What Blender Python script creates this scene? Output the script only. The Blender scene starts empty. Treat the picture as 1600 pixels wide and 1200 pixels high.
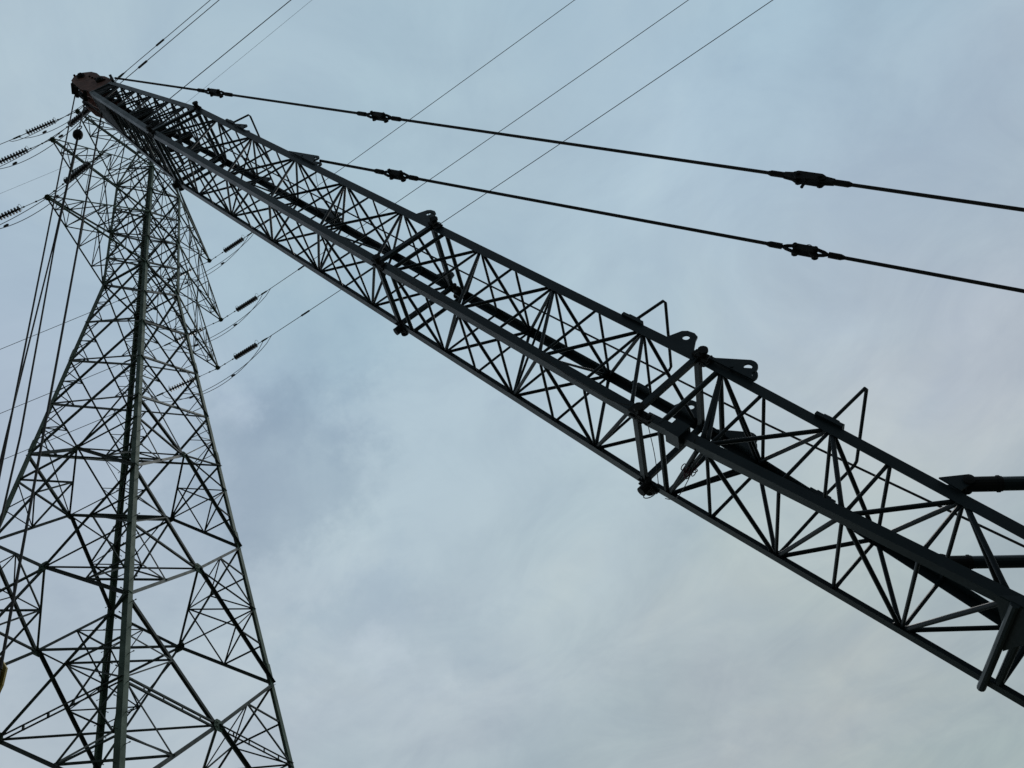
import bpy, bmesh, math, random
from mathutils import Vector, Matrix
random.seed(7)
sc = bpy.context.scene
col = sc.collection
V = Vector
PI = math.pi

# ------------------------------------------------------------------ camera
cd = bpy.data.cameras.new("camera"); cam = bpy.data.objects.new("camera", cd); col.objects.link(cam)
R2, U2, FW = V((.9253, .2688, -.2675)), V((.3793, -.6559, .6527)), V((0, .7054, .7088))
X = V((.92530, -.26755, .26876)).normalized()
pitch, roll = .7878, -.3890
fwd = V((0, math.cos(pitch), math.sin(pitch))); up = V((0, -math.sin(pitch), math.cos(pitch))); rt = V((1, 0, 0))
r2 = math.cos(roll)*rt + math.sin(roll)*up; u2 = -math.sin(roll)*rt + math.cos(roll)*up
EYE = V((0, 0, 1.6))
m = Matrix((( r2.x, u2.x, -fwd.x), (r2.y, u2.y, -fwd.y), (r2.z, u2.z, -fwd.z))).to_4x4()
m.translation = EYE; cam.matrix_world = m
cd.sensor_width = 36; cd.lens = 36*1318.5/1600; cd.clip_start = .05; cd.clip_end = 3000
sc.camera = cam

# ------------------------------------------------------------------ sky and light
SUN_EL, SUN_AZ = math.radians(52), math.radians(20)
w = bpy.data.worlds.new("World"); sc.world = w; w.use_nodes = True
nt = w.node_tree; nt.nodes.clear()
def N(t, **k):
    n = nt.nodes.new(t)
    for a_, b_ in k.items(): setattr(n, a_, b_)
    return n
L = nt.links.new
out = N('ShaderNodeOutputWorld'); mix = N('ShaderNodeMixShader'); b1 = N('ShaderNodeBackground'); b2 = N('ShaderNodeBackground')
sky = N('ShaderNodeTexSky', sky_type='NISHITA', sun_disc=False); sky.sun_elevation = SUN_EL; sky.sun_rotation = SUN_AZ
L(sky.outputs[0], b1.inputs[0]); b1.inputs[1].default_value = .07
tc = N('ShaderNodeTexCoord'); sep = N('ShaderNodeSeparateXYZ'); L(tc.outputs['Generated'], sep.inputs[0])
# cloud layer at constant height: direction / (z + k)
add = N('ShaderNodeMath', operation='ADD'); add.inputs[1].default_value = .22; L(sep.outputs[2], add.inputs[0])
mx = N('ShaderNodeMath', operation='MAXIMUM'); mx.inputs[1].default_value = .05; L(add.outputs[0], mx.inputs[0])
dv = N('ShaderNodeVectorMath', operation='DIVIDE'); L(tc.outputs['Generated'], dv.inputs[0])
cb = N('ShaderNodeCombineXYZ'); [L(mx.outputs[0], cb.inputs[i]) for i in range(3)]; L(cb.outputs[0], dv.inputs[1])
def noise(scale, detail, rough, dist, off):
    mp = N('ShaderNodeMapping'); mp.inputs['Location'].default_value = off; L(dv.outputs[0], mp.inputs[0])
    n = N('ShaderNodeTexNoise'); n.inputs['Scale'].default_value = scale; n.inputs['Detail'].default_value = detail
    n.inputs['Roughness'].default_value = rough; n.inputs['Distortion'].default_value = dist; L(mp.outputs[0], n.inputs[0]); return n
n1 = noise(2.3, 7, .55, .5, (3.1, 1.7, 0)); n2 = noise(.9, 3, .5, .2, (7.3, 2.2, 4)); n3 = noise(1.6, 4, .5, .3, (1.3, 9.2, 2))
cr = N('ShaderNodeValToRGB'); L(n1.outputs[0], cr.inputs[0])
e = cr.color_ramp.elements; e[0].position = .3; e[0].color = (.415, .500, .580, 1); e[1].position = .70; e[1].color = (.520, .600, .650, 1)
e = cr.color_ramp.elements.new(.5); e.color = (.465, .555, .630, 1)
def mul(src, colsock, fac=1):
    m_ = N('ShaderNodeMix', data_type='RGBA', blend_type='MULTIPLY'); m_.clamp_result = False
    if isinstance(fac, (int, float)): m_.inputs[0].default_value = fac
    else: L(fac, m_.inputs[0])
    L(src, m_.inputs[6])
    if isinstance(colsock, tuple): m_.inputs[7].default_value = colsock
    else: L(colsock, m_.inputs[7])
    return m_.outputs[2]
cr2 = N('ShaderNodeValToRGB'); L(n2.outputs[0], cr2.inputs[0])       # broad cyan / lavender drift of the deck
e = cr2.color_ramp.elements; e[0].position = .38; e[0].color = (.955, 1.0, .995, 1); e[1].position = .62; e[1].color = (1.035, .99, 1.015, 1)
n4 = noise(4.6, 9, .62, .9, (5.7, 3.3, 1)); cr4 = N('ShaderNodeValToRGB'); L(n4.outputs[0], cr4.inputs[0])     # finer mottling
e = cr4.color_ramp.elements; e[0].position = .36; e[0].color = (.94, .945, .96, 1); e[1].position = .62; e[1].color = (1.045, 1.04, 1.03, 1)
c_ = mul(mul(cr.outputs[0], cr2.outputs[0]), cr4.outputs[0])
# air near the horizon is greyer and a touch warmer than the overhead deck
mr = N('ShaderNodeMapRange'); mr.inputs[1].default_value = .18; mr.inputs[2].default_value = .80; L(sep.outputs[2], mr.inputs[0])
cr3 = N('ShaderNodeValToRGB'); L(mr.outputs[0], cr3.inputs[0])
e = cr3.color_ramp.elements; e[0].color = (.885, .88, .80, 1); e[1].color = (.90, .975, 1.01, 1); e = cr3.color_ramp.elements.new(.5); e.color = (.99, .98, .95, 1)
c_ = mul(c_, cr3.outputs[0])
# separate cloud banks: directions warped by noise so that their edges fray
nw = N('ShaderNodeTexNoise'); nw.inputs['Scale'].default_value = 5; nw.inputs['Detail'].default_value = 9; nw.inputs['Roughness'].default_value = .66; L(tc.outputs['Generated'], nw.inputs[0])
sb_ = N('ShaderNodeVectorMath', operation='SUBTRACT'); L(nw.outputs['Color'], sb_.inputs[0]); sb_.inputs[1].default_value = (.5, .5, .5)
sc_ = N('ShaderNodeVectorMath', operation='SCALE'); L(sb_.outputs[0], sc_.inputs[0]); sc_.inputs['Scale'].default_value = .42
wp = N('ShaderNodeVectorMath', operation='ADD'); L(tc.outputs['Generated'], wp.inputs[0]); L(sc_.outputs[0], wp.inputs[1])
def bank(dirv, r_out, r_in, colr, amt):
    global c_
    dd = N('ShaderNodeVectorMath', operation='DISTANCE'); L(wp.outputs[0], dd.inputs[0]); dd.inputs[1].default_value = dirv
    q = N('ShaderNodeMapRange', interpolation_type='SMOOTHSTEP'); q.inputs[1].default_value = r_out; q.inputs[2].default_value = r_in; q.inputs[3].default_value = 0; q.inputs[4].default_value = amt
    L(dd.outputs['Value'], q.inputs[0]); c_ = mul(c_, colr, q.outputs[0])
bank((-.285, .672, .700), .14, .05, (.84, .865, .89, 1), 1)
bank((-.215, .645, .735), .10, .01, (.90, .91, .94, 1), .9)
bank((-.176, .600, .780), .12, .01, (.92, .95, .97, 1), .8)
bank((-.235, .800, .555), .09, .01, (.90, .92, .95, 1), .9)
bank((-.160, .845, .505), .10, .01, (.90, .92, .94, 1), .9)
bank((-.30, .745, .600), .14, .01, (1.08, 1.07, 1.05, 1), .9)
bank((-.265, .590, .765), .06, .01, (1.08, 1.06, 1.06, 1), .8)
bank((-.06, .820, .570), .42, .02, (1.07, 1.065, 1.05, 1), 1)
bank((.241, .94, .242), .60, .05, (.91, .915, .88, 1), 1)
bank((.373, .512, .774), .40, .05, (.93, .965, 1.0, 1), 1)
bank((-.30, .80, .52), .07, .01, (.93, .95, .96, 1), .9)
bank((-.255, .84, .48), .06, .01, (1.06, 1.05, 1.05, 1), .9)
bank((-.03, .74, .67), .05, .005, (.95, .95, .97, 1), .9)
mm2_out = c_
# added dimming of the unseen sky behind the camera, to darken the steel
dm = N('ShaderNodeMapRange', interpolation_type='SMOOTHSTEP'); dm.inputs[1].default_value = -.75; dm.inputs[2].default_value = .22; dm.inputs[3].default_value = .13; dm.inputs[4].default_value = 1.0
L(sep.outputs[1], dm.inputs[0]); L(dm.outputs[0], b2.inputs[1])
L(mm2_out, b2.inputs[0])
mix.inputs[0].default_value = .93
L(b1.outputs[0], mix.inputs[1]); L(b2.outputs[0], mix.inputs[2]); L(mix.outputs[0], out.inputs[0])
sd = bpy.data.lights.new("sun", 'SUN'); sd.energy = .5; sd.angle = math.radians(14); sd.color = (1, .96, .9)
so = bpy.data.objects.new("sun", sd); col.objects.link(so)
sdir = V((math.sin(SUN_AZ)*math.cos(SUN_EL), math.cos(SUN_AZ)*math.cos(SUN_EL), math.sin(SUN_EL)))
so.rotation_euler = sdir.to_track_quat('Z', 'Y').to_euler()
sc.view_settings.view_transform = 'Standard'; sc.view_settings.look = 'None'; sc.view_settings.gamma = 1; sc.view_settings.exposure = 0

# ------------------------------------------------------------------ materials
def mat(name, base, base2=None, rough=.5, metal=0, scale=6, bump=.0, spots=None, spec=.5, stretch=None):
    M = bpy.data.materials.new(name); M.use_nodes = True; t = M.node_tree; B = t.nodes['Principled BSDF']
    B.inputs['Roughness'].default_value = rough; B.inputs['Metallic'].default_value = metal
    B.inputs['Specular IOR Level'].default_value = spec
    g = t.nodes.new('ShaderNodeTexCoord'); n = t.nodes.new('ShaderNodeTexNoise'); n.inputs['Scale'].default_value = scale; n.inputs['Detail'].default_value = 6
    t.links.new(g.outputs['Object'], n.inputs[0])
    r = t.nodes.new('ShaderNodeValToRGB'); t.links.new(n.outputs[0], r.inputs[0])
    el = r.color_ramp.elements; el[0].position = .35; el[0].color = (*base, 1); el[1].position = .68; el[1].color = (*(base2 or base), 1)
    src = r.outputs[0]
    if spots:
        n2 = t.nodes.new('ShaderNodeTexNoise'); n2.inputs['Scale'].default_value = scale*2.3; n2.inputs['Detail'].default_value = 8; n2.inputs['Roughness'].default_value = .7
        t.links.new(g.outputs['Object'], n2.inputs[0])
        r2_ = t.nodes.new('ShaderNodeValToRGB'); r2_.color_ramp.elements[0].position = .62; r2_.color_ramp.elements[1].position = .70
        t.links.new(n2.outputs[0], r2_.inputs[0])
        mx_ = t.nodes.new('ShaderNodeMix'); mx_.data_type = 'RGBA'; t.links.new(r2_.outputs[0], mx_.inputs[0]); t.links.new(src, mx_.inputs[6]); mx_.inputs[7].default_value = (*spots, 1)
        src = mx_.outputs[2]
    t.links.new(src, B.inputs['Base Color'])
    rr = t.nodes.new('ShaderNodeMapRange'); rr.inputs[3].default_value = max(.05, rough-.12); rr.inputs[4].default_value = min(1, rough+.15)
    t.links.new(n.outputs[0], rr.inputs[0]); t.links.new(rr.outputs[0], B.inputs['Roughness'])
    if bump:
        b = t.nodes.new('ShaderNodeBump'); b.inputs['Strength'].default_value = bump; b.inputs['Distance'].default_value = .02
        t.links.new(n.outputs[0], b.inputs['Height']); t.links.new(b.outputs[0], B.inputs['Normal'])
    return M
M_boom = mat('blue_grey_crane_paint', (.010, .024, .030), (.018, .034, .040), .42, 0, 3, .05, spots=(.04, .03, .024), spec=.4)
M_lace = mat('dark_crane_paint_on_tubes', (.011, .020, .025), (.019, .030, .035), .5, 0, 4, .05, spots=(.05, .035, .025), spec=.3)
M_rust = mat('red_primer_on_boom_head', (.34, .16, .12), (.16, .085, .07), .7, 0, 5, .3, spots=(.06, .04, .035))
M_dark = mat('greased_dark_steel', (.02, .022, .024), (.036, .033, .03), .72, .15, 9, .2, spec=.25)
M_galv = mat('weathered_galvanised_steel', (.10, .15, .105), (.06, .095, .065), .65, .1, 2.5, .15, spots=(.07, .10, .05), spec=.3)
M_brace = mat('galvanised_brace_steel', (.06, .078, .068), (.04, .054, .046), .6, .1, 4, .1, spec=.3)
M_wire = mat('aluminium_conductor', (.10, .10, .105), (.14, .14, .15), .5, .6, 20)
M_rope = mat('greased_wire_rope', (.025, .024, .024), (.05, .045, .04), .7, .1, 30, .2)
M_ins = mat('brown_glazed_insulator', (.03, .024, .022), (.045, .034, .03), .3, 0, 8)
M_yel = mat('yellow_hook_block_paint', (.42, .30, .04), (.16, .11, .02), .6, 0, 4, .2, spots=(.05, .035, .02))
M_gnd = mat('packed_gravel_soil', (.036, .042, .022), (.058, .055, .034), .95, 0, .6, .4)
M_pink = mat('faded_pink_cord', (.16, .05, .07), (.10, .04, .05), .8, 0, 20)
M_glass = mat('dark_cab_glass', (.02, .03, .035), (.03, .04, .045), .08, 0, 2)
M_rub = mat('dull_track_steel', (.05, .045, .04), (.08, .07, .06), .8, .2, 6, .3)

# ------------------------------------------------------------------ mesh helpers
class MB:
    def __init__(s): s.v = []; s.f = []
    def _add(s, vs, fs):
        b = len(s.v); s.v += [tuple(x) for x in vs]; s.f += [tuple(i+b for i in f) for f in fs]
    def basis(s, p, q, ref):
        d = (q-p).normalized()
        x = ref - d*ref.dot(d) if ref is not None else V((0, 0, 0))
        if x.length < 1e-3:
            r = V((0, 0, 1)) if abs(d.z) < .9 else V((1, 0, 0)); x = r - d*r.dot(d)
        x.normalize(); return d, x, d.cross(x)
    def prism(s, p, q, prof, ref=None, prof2=None):
        d, x, y = s.basis(p, q, ref); n = len(prof); prof2 = prof2 or prof
        vs = [p+x*a+y*b for a, b in prof] + [q+x*a+y*b for a, b in prof2]
        fs = [(i, (i+1) % n, n+(i+1) % n, n+i) for i in range(n)] + [tuple(range(n-1, -1, -1)), tuple(range(n, 2*n))]
        s._add(vs, fs)
    def tube(s, p, q, r, n=8, r2=None):
        pr = [(r*math.cos(2*PI*i/n), r*math.sin(2*PI*i/n)) for i in range(n)]
        p2 = [(a*(r2/r), b*(r2/r)) for a, b in pr] if r2 else None
        s.prism(p, q, pr, None, p2)
    def box(s, p, q, wx, wy, ref=None):
        s.prism(p, q, [(-wx/2, -wy/2), (wx/2, -wy/2), (wx/2, wy/2), (-wx/2, wy/2)], ref)
    def angle(s, p, q, d1, d2, w_, t, shift=0):
        """rolled steel angle: the heel runs p..q, one flange along d1, one along d2"""
        ax = (q-p).normalized(); d1 = (d1-ax*d1.dot(ax)).normalized(); d2 = (d2-ax*d2.dot(ax)).normalized()
        d2 = (d2-d1*d2.dot(d1)).normalized()
        pr = [(0, 0), (w_, 0), (w_, t), (t, t), (t, w_), (0, w_)]
        o_ = d1*shift+d2*shift
        vs = [p+o_+d1*a+d2*b for a, b in pr]+[q+o_+d1*a+d2*b for a, b in pr]
        n = 6; fs = [(i, (i+1) % n, n+(i+1) % n, n+i) for i in range(n)] + [(5, 4, 3, 0), (3, 2, 1, 0), (6, 9, 10, 11), (6, 7, 8, 9)]
        s._add(vs, fs)
    def lace(s, p, q, r, n=8, fl=.24):
        """lacing tube with ends squashed flat and necked where they are welded to the chord"""
        Lh = (q-p).length; d = (q-p)/Lh; k = min(fl, Lh*.18)
        dd, x, y = s.basis(p, q, None); rings = []
        for t, a, b in ((0, 1.25, .55), (k/Lh, 1, 1), (1-k/Lh, 1, 1), (1, 1.25, .55)):
            c = p+(q-p)*t; rings.append([c+x*(r*a*math.cos(2*PI*i/n))+y*(r*b*math.sin(2*PI*i/n)) for i in range(n)])
        vs = sum(rings, []); fs = []
        for k_ in range(3): fs += [(k_*n+i, k_*n+(i+1) % n, (k_+1)*n+(i+1) % n, (k_+1)*n+i) for i in range(n)]
        fs += [tuple(range(n-1, -1, -1)), tuple(range(3*n, 4*n))]; s._add(vs, fs)
    def path(s, pts, r, n=6, closed=False):
        pts = [V(p) for p in pts]; rings = []; N_ = len(pts); prev = None
        for i, p in enumerate(pts):
            a_ = pts[i-1] if (i or closed) else p; b_ = pts[(i+1) % N_] if (i < N_-1 or closed) else p
            d = (b_-a_).normalized()
            if prev is None: prev = V((0, 0, 1)) if abs(d.z) < .9 else V((1, 0, 0))
            x = (prev-d*prev.dot(d)); 
            if x.length < 1e-4: x = V((1, 0, 0))-d*d.x
            x.normalize(); prev = x; y = d.cross(x)
            rings.append([p+x*(r*math.cos(2*PI*j/n))+y*(r*math.sin(2*PI*j/n)) for j in range(n)])
        fs = []; K = N_ if closed else N_-1
        for k_ in range(K):
            k2 = (k_+1) % N_
            fs += [(k_*n+i, k_*n+(i+1) % n, k2*n+(i+1) % n, k2*n+i) for i in range(n)]
        if not closed: fs += [tuple(range(n-1, -1, -1)), tuple(range((N_-1)*n, N_*n))]
        s._add(sum(rings, []), fs)
    def plate(s, pts, nrm, t):
        n = len(pts); h = nrm.normalized()*(t/2)
        s._add([p-h for p in pts]+[p+h for p in pts], [tuple(range(n-1, -1, -1)), tuple(range(n, 2*n))]+[(i, (i+1) % n, n+(i+1) % n, n+i) for i in range(n)])
    def eyeplate(s, outl, c, r, nrm, t, k=20):
        """plate with a real round hole: outl sampled by angle round the hole centre c"""
        nrm = nrm.normalized(); x = (outl[0]-c); x = (x-nrm*x.dot(nrm)).normalized(); y = nrm.cross(x)
        P2 = [((p-c).dot(x), (p-c).dot(y)) for p in outl]
        angs = sorted([2*PI*i/k for i in range(k)]+[math.atan2(b, a) % (2*PI) for a, b in P2])
        aa = []
        for a in angs:
            if not aa or a-aa[-1] > 1e-3: aa.append(a)
        o_ = []
        for a in aa:
            best = None; dx, dy = math.cos(a), math.sin(a)
            for i in range(len(P2)):
                (x1, y1), (x2, y2) = P2[i], P2[(i+1) % len(P2)]
                ex, ey = x2-x1, y2-y1; den = dx*ey-dy*ex
                if abs(den) < 1e-9: continue
                t_ = (x1*ey-y1*ex)/den; u_ = (x1*dy-y1*dx)/den
                if t_ > 0 and -1e-6 <= u_ <= 1+1e-6: best = t_ if best is None else max(best, t_)
            best = best or r*1.3; o_.append((dx*best, dy*best))
        n = len(aa); vs = []
        for sgn in (-1, 1):
            h = nrm*(sgn*t/2)
            vs += [c+x*a+y*b+h for a, b in o_]; vs += [c+x*(r*math.cos(q))+y*(r*math.sin(q))+h for q in aa]
        fs = []
        for i in range(n):
            j = (i+1) % n
            fs += [(i, n+i, n+j, j), (2*n+i, 2*n+j, 3*n+j, 3*n+i), (i, j, 2*n+j, 2*n+i), (n+i, 3*n+i, 3*n+j, n+j)]
        s._add(vs, fs)
    def lathe(s, p, d, prof, n=16):
        d = d.normalized(); r = V((0, 0, 1)) if abs(d.z) < .9 else V((1, 0, 0)); x = (r-d*r.dot(d)).normalized(); y = d.cross(x)
        vs = []; 
        for h, rr in prof: vs += [p+d*h+x*(rr*math.cos(2*PI*i/n))+y*(rr*math.sin(2*PI*i/n)) for i in range(n)]
        m_ = len(prof); fs = []
        for k_ in range(m_-1): fs += [(k_*n+i, k_*n+(i+1) % n, (k_+1)*n+(i+1) % n, (k_+1)*n+i) for i in range(n)]
        fs += [tuple(range(n-1, -1, -1)), tuple(range((m_-1)*n, m_*n))]; s._add(vs, fs)
    def build(s, name, material, parent=None, origin=None, smooth=False):
        me = bpy.data.meshes.new(name); o_ = V(origin) if origin is not None else (parent_loc(parent) if parent else V((0, 0, 0)))
        me.from_pydata([tuple(V(x)-o_) for x in s.v], [], s.f); me.validate(); me.materials.append(material)
        bm = bmesh.new(); bm.from_mesh(me); bmesh.ops.recalc_face_normals(bm, faces=bm.faces); bm.to_mesh(me); bm.free()
        if smooth:
            for p in me.polygons: p.use_smooth = len(p.vertices) == 4
        ob = bpy.data.objects.new(name, me); col.objects.link(ob)
        ob['_w'] = tuple(o_)
        if parent: ob.parent = parent; ob.location = o_-parent_loc(parent)
        else: ob.location = o_
        return ob
def parent_loc(p): return V(p['_w'])
def empty(name, loc):
    o_ = bpy.data.objects.new(name, None); col.objects.link(o_); o_.location = loc; o_['_w'] = tuple(loc); o_.empty_display_size = .5; return o_
def tag(o_, label, cat, group=None, kind=None):
    o_['label'] = label; o_['category'] = cat
    if group: o_['group'] = group
    if kind: o_['kind'] = kind
    return o_

# ------------------------------------------------------------------ ground
g = MB(); nn = 40; S_ = 1500
for i in range(nn+1):
    for j in range(nn+1):
        x, y = (i/nn*2-1), (j/nn*2-1); x = x*abs(x)*S_; y = y*abs(y)*S_
        g.v.append((x, y, -.02+.05*math.sin(x*.05)*math.cos(y*.043)))
g.f = [(i*(nn+1)+j, (i+1)*(nn+1)+j, (i+1)*(nn+1)+j+1, i*(nn+1)+j+1) for i in range(nn) for j in range(nn)]
go = g.build('ground', M_gnd); go['kind'] = 'structure'

# ================================================================== transmission tower
TC = V((-14.1605, 20, 0)); PSI = .66689; RW = 1.59976; KT = .14906; ZW = 36.566
ZARM = (45.727, 41.002, 36.566); ZARM_TIP = (45.727, 41.002, 36.458); ARM = (5.227, 6.129, 5.702); ZTOP = 53.4
def rad(z):
    if z <= ZW: return RW+KT*(ZW-z)
    if z <= ZARM[0]: return RW-.02*(z-ZW)/9
    t = (z-ZARM[0])/(ZTOP-ZARM[0]); return (RW-.02)*(1-t)+.10*t
def leg(i, z):
    a_ = PSI+i*PI/2; r = rad(z); return V((TC.x+r*math.sin(a_), TC.y-r*math.cos(a_), z))
tower = empty('transmission_tower', V((TC.x, TC.y, 0)))
tag(tower, 'tall grey lattice steel pylon with six crossarms standing behind the crane boom', 'pylon')
ctr = lambda z: V((TC.x, TC.y, z))
def leg_w(z): return .175 if z < 26 else (.165 if z < 36.5 else (.14 if z < 46 else .09))
for i in range(4):
    mb = MB(); zs = [.3, 10.6, 16.25, 21.65, 25.63, 30.99, ZW, 41.0, ZARM[0], ZTOP]
    for z0, z1 in zip(zs, zs[1:]):
        p, q = leg(i, z0), leg(i, z1); d1 = leg((i+1) % 4, z0)-p; d2 = leg((i-1) % 4, z0)-p
        d1.z = d2.z = 0; w_ = leg_w((z0+z1)/2); mb.angle(p, q, d1, d2, w_, .02, -.02)
        if z0 > 1:   # bolted splice cover just over each joint
            c0 = p+(q-p).normalized()*.1; mb.angle(c0, c0+(q-p).normalized()*.6, d1, d2, w_*.96, .016, -.036)
    lo = mb.build('leg', M_galv, tower)
    if i in (0, 2):    # step bolts up two opposite legs
        sb = MB(); z = 3.0; k = 0
        while z < 45:
            p = leg(i, z); d = (leg((i+(1 if k % 2 else -1)) % 4, z)-p).normalized(); out_ = (p-ctr(z)).normalized()
            s0 = p+d*(leg_w(z)*.55)-out_*.0; nrm = d.cross(V((0, 0, 1))); 
            if nrm.dot(out_) < 0: nrm = -nrm
            one = MB() if (i == 0 and 11 < z < 36) else sb
            one.tube(s0, s0+nrm*.17, .010, 5); one.tube(s0+nrm*.15, s0+nrm*.18, .018, 6); z += .42; k += 1
            if one is not sb: one.build('step_bolt', M_galv, lo)
        so_ = sb.build('step_bolts', M_galv, lo); so_['kind'] = 'stuff'
TB = []          # braces: (name, p, q, width, inward normal)
def face_n(i, z): 
    m_ = (leg(i, z)+leg((i+1) % 4, z))/2; n_ = ctr(z)-m_; n_.z = 0; return n_.normalized()
def br(p, q, w_, n_): TB.append((p, q, w_*(.78 if (p.z+q.z) > 73 else .71), n_))
def mid(a_, b_, t=.5): return a_.lerp(b_, t)
XL = [ZW, 33.633, 30.991, 28.332, 25.631]
for z1, z0 in zip(XL, XL[1:]):
    for i in range(4):
        j = (i+1) % 4; a0, b0, a1, b1 = leg(i, z0), leg(j, z0), leg(i, z1), leg(j, z1); n_ = face_n(i, z0)
        br(a0, b1, .10, n_); br(b0, a1, .10, -n_)
        w0, w1 = rad(z0), rad(z1); xc = mid(a0, b1, w0/(w0+w1))
        for s0, s1 in ((a0, a1), (b0, b1)):       # redundants from mid-leg to the diagonals
            lm = mid(s0, s1, .5); lq = mid(s0, s1, .75); l4 = mid(s0, s1, .25)
            br(lm, mid(s0, xc, .5), .045, n_); br(lm, mid(s1, xc, .5), .045, n_)
            br(lq, mid(s1, xc, .5), .04, n_); br(l4, mid(s0, xc, .5), .04, n_)
# ring at the waist and at 25.6 m with cross diagonals through the body
for z in (ZW, 25.631):
    for i in range(4): br(leg(i, z), leg((i+1) % 4, z), .11, face_n(i, z)) if z == ZW else None
    br(leg(3, z), leg(1, z), .11, V((0, 0, 1))); br(leg(0, z), leg(2, z), .10, V((0, 0, 1)))
KU = [(25.631, 24.35, 21.65), (21.65, 19.05, 16.25), (16.25, 13.60, 10.6), (10.6, 6.2, .35)]
gus = []
for zt, zm, zb in KU:
    M_ = []
    for i in range(4):
        j = (i+1) % 4; M_.append(mid(leg(i, zm), leg(j, zm)))
    tall = zt-zm > 2
    for i in range(4):
        j = (i+1) % 4; mm_ = M_[i]; n_ = face_n(i, zm); W1 = .125
        br(leg(i, zt), mm_, W1, n_); br(leg(j, zt), mm_, W1, -n_); br(mm_, leg(i, zb), W1+.01, n_); br(mm_, leg(j, zb), W1+.01, -n_)
        if zm == 13.6:   # doubled members of the lowest ring in view
            for dz in (-.065, .065):
                o_ = V((0, 0, dz)); br(leg(i, zm)+o_, mm_+o_, .07, n_); br(leg(j, zm)+o_, mm_+o_, .07, -n_)
            for t in (.2, .4, .6, .8):
                for q0 in (leg(i, zm), leg(j, zm)): c = mid(q0, mm_, t); br(c-V((0, 0, .065)), c+V((0, 0, .065)), .06, n_)
        else:
            br(leg(i, zm), mm_, .085, n_); br(leg(j, zm), mm_, .085, -n_)
        gus.append((mm_, n_, (leg(j, zm)-leg(i, zm)).normalized(), .36 if zm < 22 else .28))
        br(mm_, M_[j], .09, V((0, 0, 1)))                  # horizontal diamond
        # redundants on the face
        for li in (i, j):
            q1 = mid(mm_, leg(li, zb)); lmid = mid(leg(li, zm), leg(li, zb))
            br(q1, leg(li, zm), .055, n_); br(q1, lmid, .06, n_)
            if tall:
                q2 = mid(mm_, leg(li, zt)); lm2 = mid(leg(li, zm), leg(li, zt))
                br(q2, leg(li, zm), .055, n_); br(q2, lm2, .06, n_)
            else:
                br(mm_, mid(leg(li, zt), leg(li, 28.332)), .06, n_)
    for i in range(4):          # hip bracing inside each corner
        fa, fb = M_[i], M_[(i-1) % 4]; P_ = mid(fa, fb); lg = leg(i, zm)
        br(P_, lg, .075, V((0, 0, 1)))
        qa, qb = mid(fa, leg(i, zb)), mid(fb, leg(i, zb))
        br(qa, qb, .07, V((0, 0, 1))); br(P_, qa, .07, V((0, 0, 1))); br(P_, qb, .07, V((0, 0, 1)))
        if tall:
            ra, rb = mid(fa, leg(i, zt)), mid(fb, leg(i, zt)); br(ra, rb, .06, V((0, 0, 1))); br(P_, ra, .06, V((0, 0, 1))); br(P_, rb, .06, V((0, 0, 1)))
# upper body
UB = [ZW, 38.78, 41.002, 43.36, ZARM[0]]
for z0, z1 in zip(UB, UB[1:]):
    for i in range(4):
        j = (i+1) % 4; a0, b0, a1, b1 = leg(i, z0), leg(j, z0), leg(i, z1), leg(j, z1); n_ = face_n(i, z0)
        br(a0, b1, .09, n_); br(b0, a1, .09, -n_); xc = mid(a0, b1)
        for s0, s1 in ((a0, a1), (b0, b1)):
            lm = mid(s0, s1, .5); br(lm, mid(s0, xc, .5), .04, n_); br(lm, mid(s1, xc, .5), .04, n_)
            br(mid(s0, s1, .25), mid(s0, xc, .5), .035, n_); br(mid(s0, s1, .75), mid(s1, xc, .5), .035, n_)
        if z1 in (41.002, ZARM[0]): br(a1, b1, .09, n_)
for z in (41.002, ZARM[0]): br(leg(3, z), leg(1, z), .08, V((0, 0, 1))); br(leg(0, z), leg(2, z), .08, V((0, 0, 1)))
PK = [ZARM[0], 47.9, 49.9, 51.6, 53.0]
for z0, z1 in zip(PK, PK[1:]):
    for i in range(4):
        j = (i+1) % 4; n_ = face_n(i, z0); br(leg(i, z0), leg(j, z1), .065, n_); br(leg(j, z0), leg(i, z1), .065, -n_)
        if z1 < 51: br(leg(i, z1), leg(j, z1), .06, n_)
GALV = [M_brace, mat('older_brace_steel', (.045, .058, .05), (.03, .04, .034), .65, .1, 4, .1, spec=.3), mat('newer_brace_steel', (.085, .105, .095), (.06, .078, .068), .55, .15, 4, .1, spec=.3)]
def brace_geo(mb, p, q, w_, n_):
    ax = (q-p).normalized(); s_ = ax.cross(n_)
    if s_.length < .05: s_ = ax.cross(V((1, 0, 0)))
    s_.normalize(); n2 = n_ if abs(ax.dot(n_)) < .95 else V((1, 0, 0))
    mb.angle(p-s_*w_/2, q-s_*w_/2, s_, n2, w_, .009)
def inview(p):
    d = p-EYE; z = d.dot(fwd)
    if z < .5: return False
    return abs(d.dot(r2)/z) < .62 and abs(d.dot(u2)/z) < .47
def psize(p, q): 
    m_ = (p+q)/2; return ((q-p).length/(m_-EYE).length)*(1 if (inview(p) or inview(q) or inview(m_)) else .01)
TB.sort(key=lambda b: -psize(b[0], b[1])*b[2])
rest = MB()
for k, (p, q, w_, n_) in enumerate(TB):
    if k < 100:
        mb = MB(); brace_geo(mb, p, q, w_, n_); mb.build('brace', GALV[(k*7) % 3], tower)
    else: brace_geo(rest, p, q, w_, n_)
ro = rest.build('bracing', M_brace, tower); ro['kind'] = 'stuff'
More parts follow.
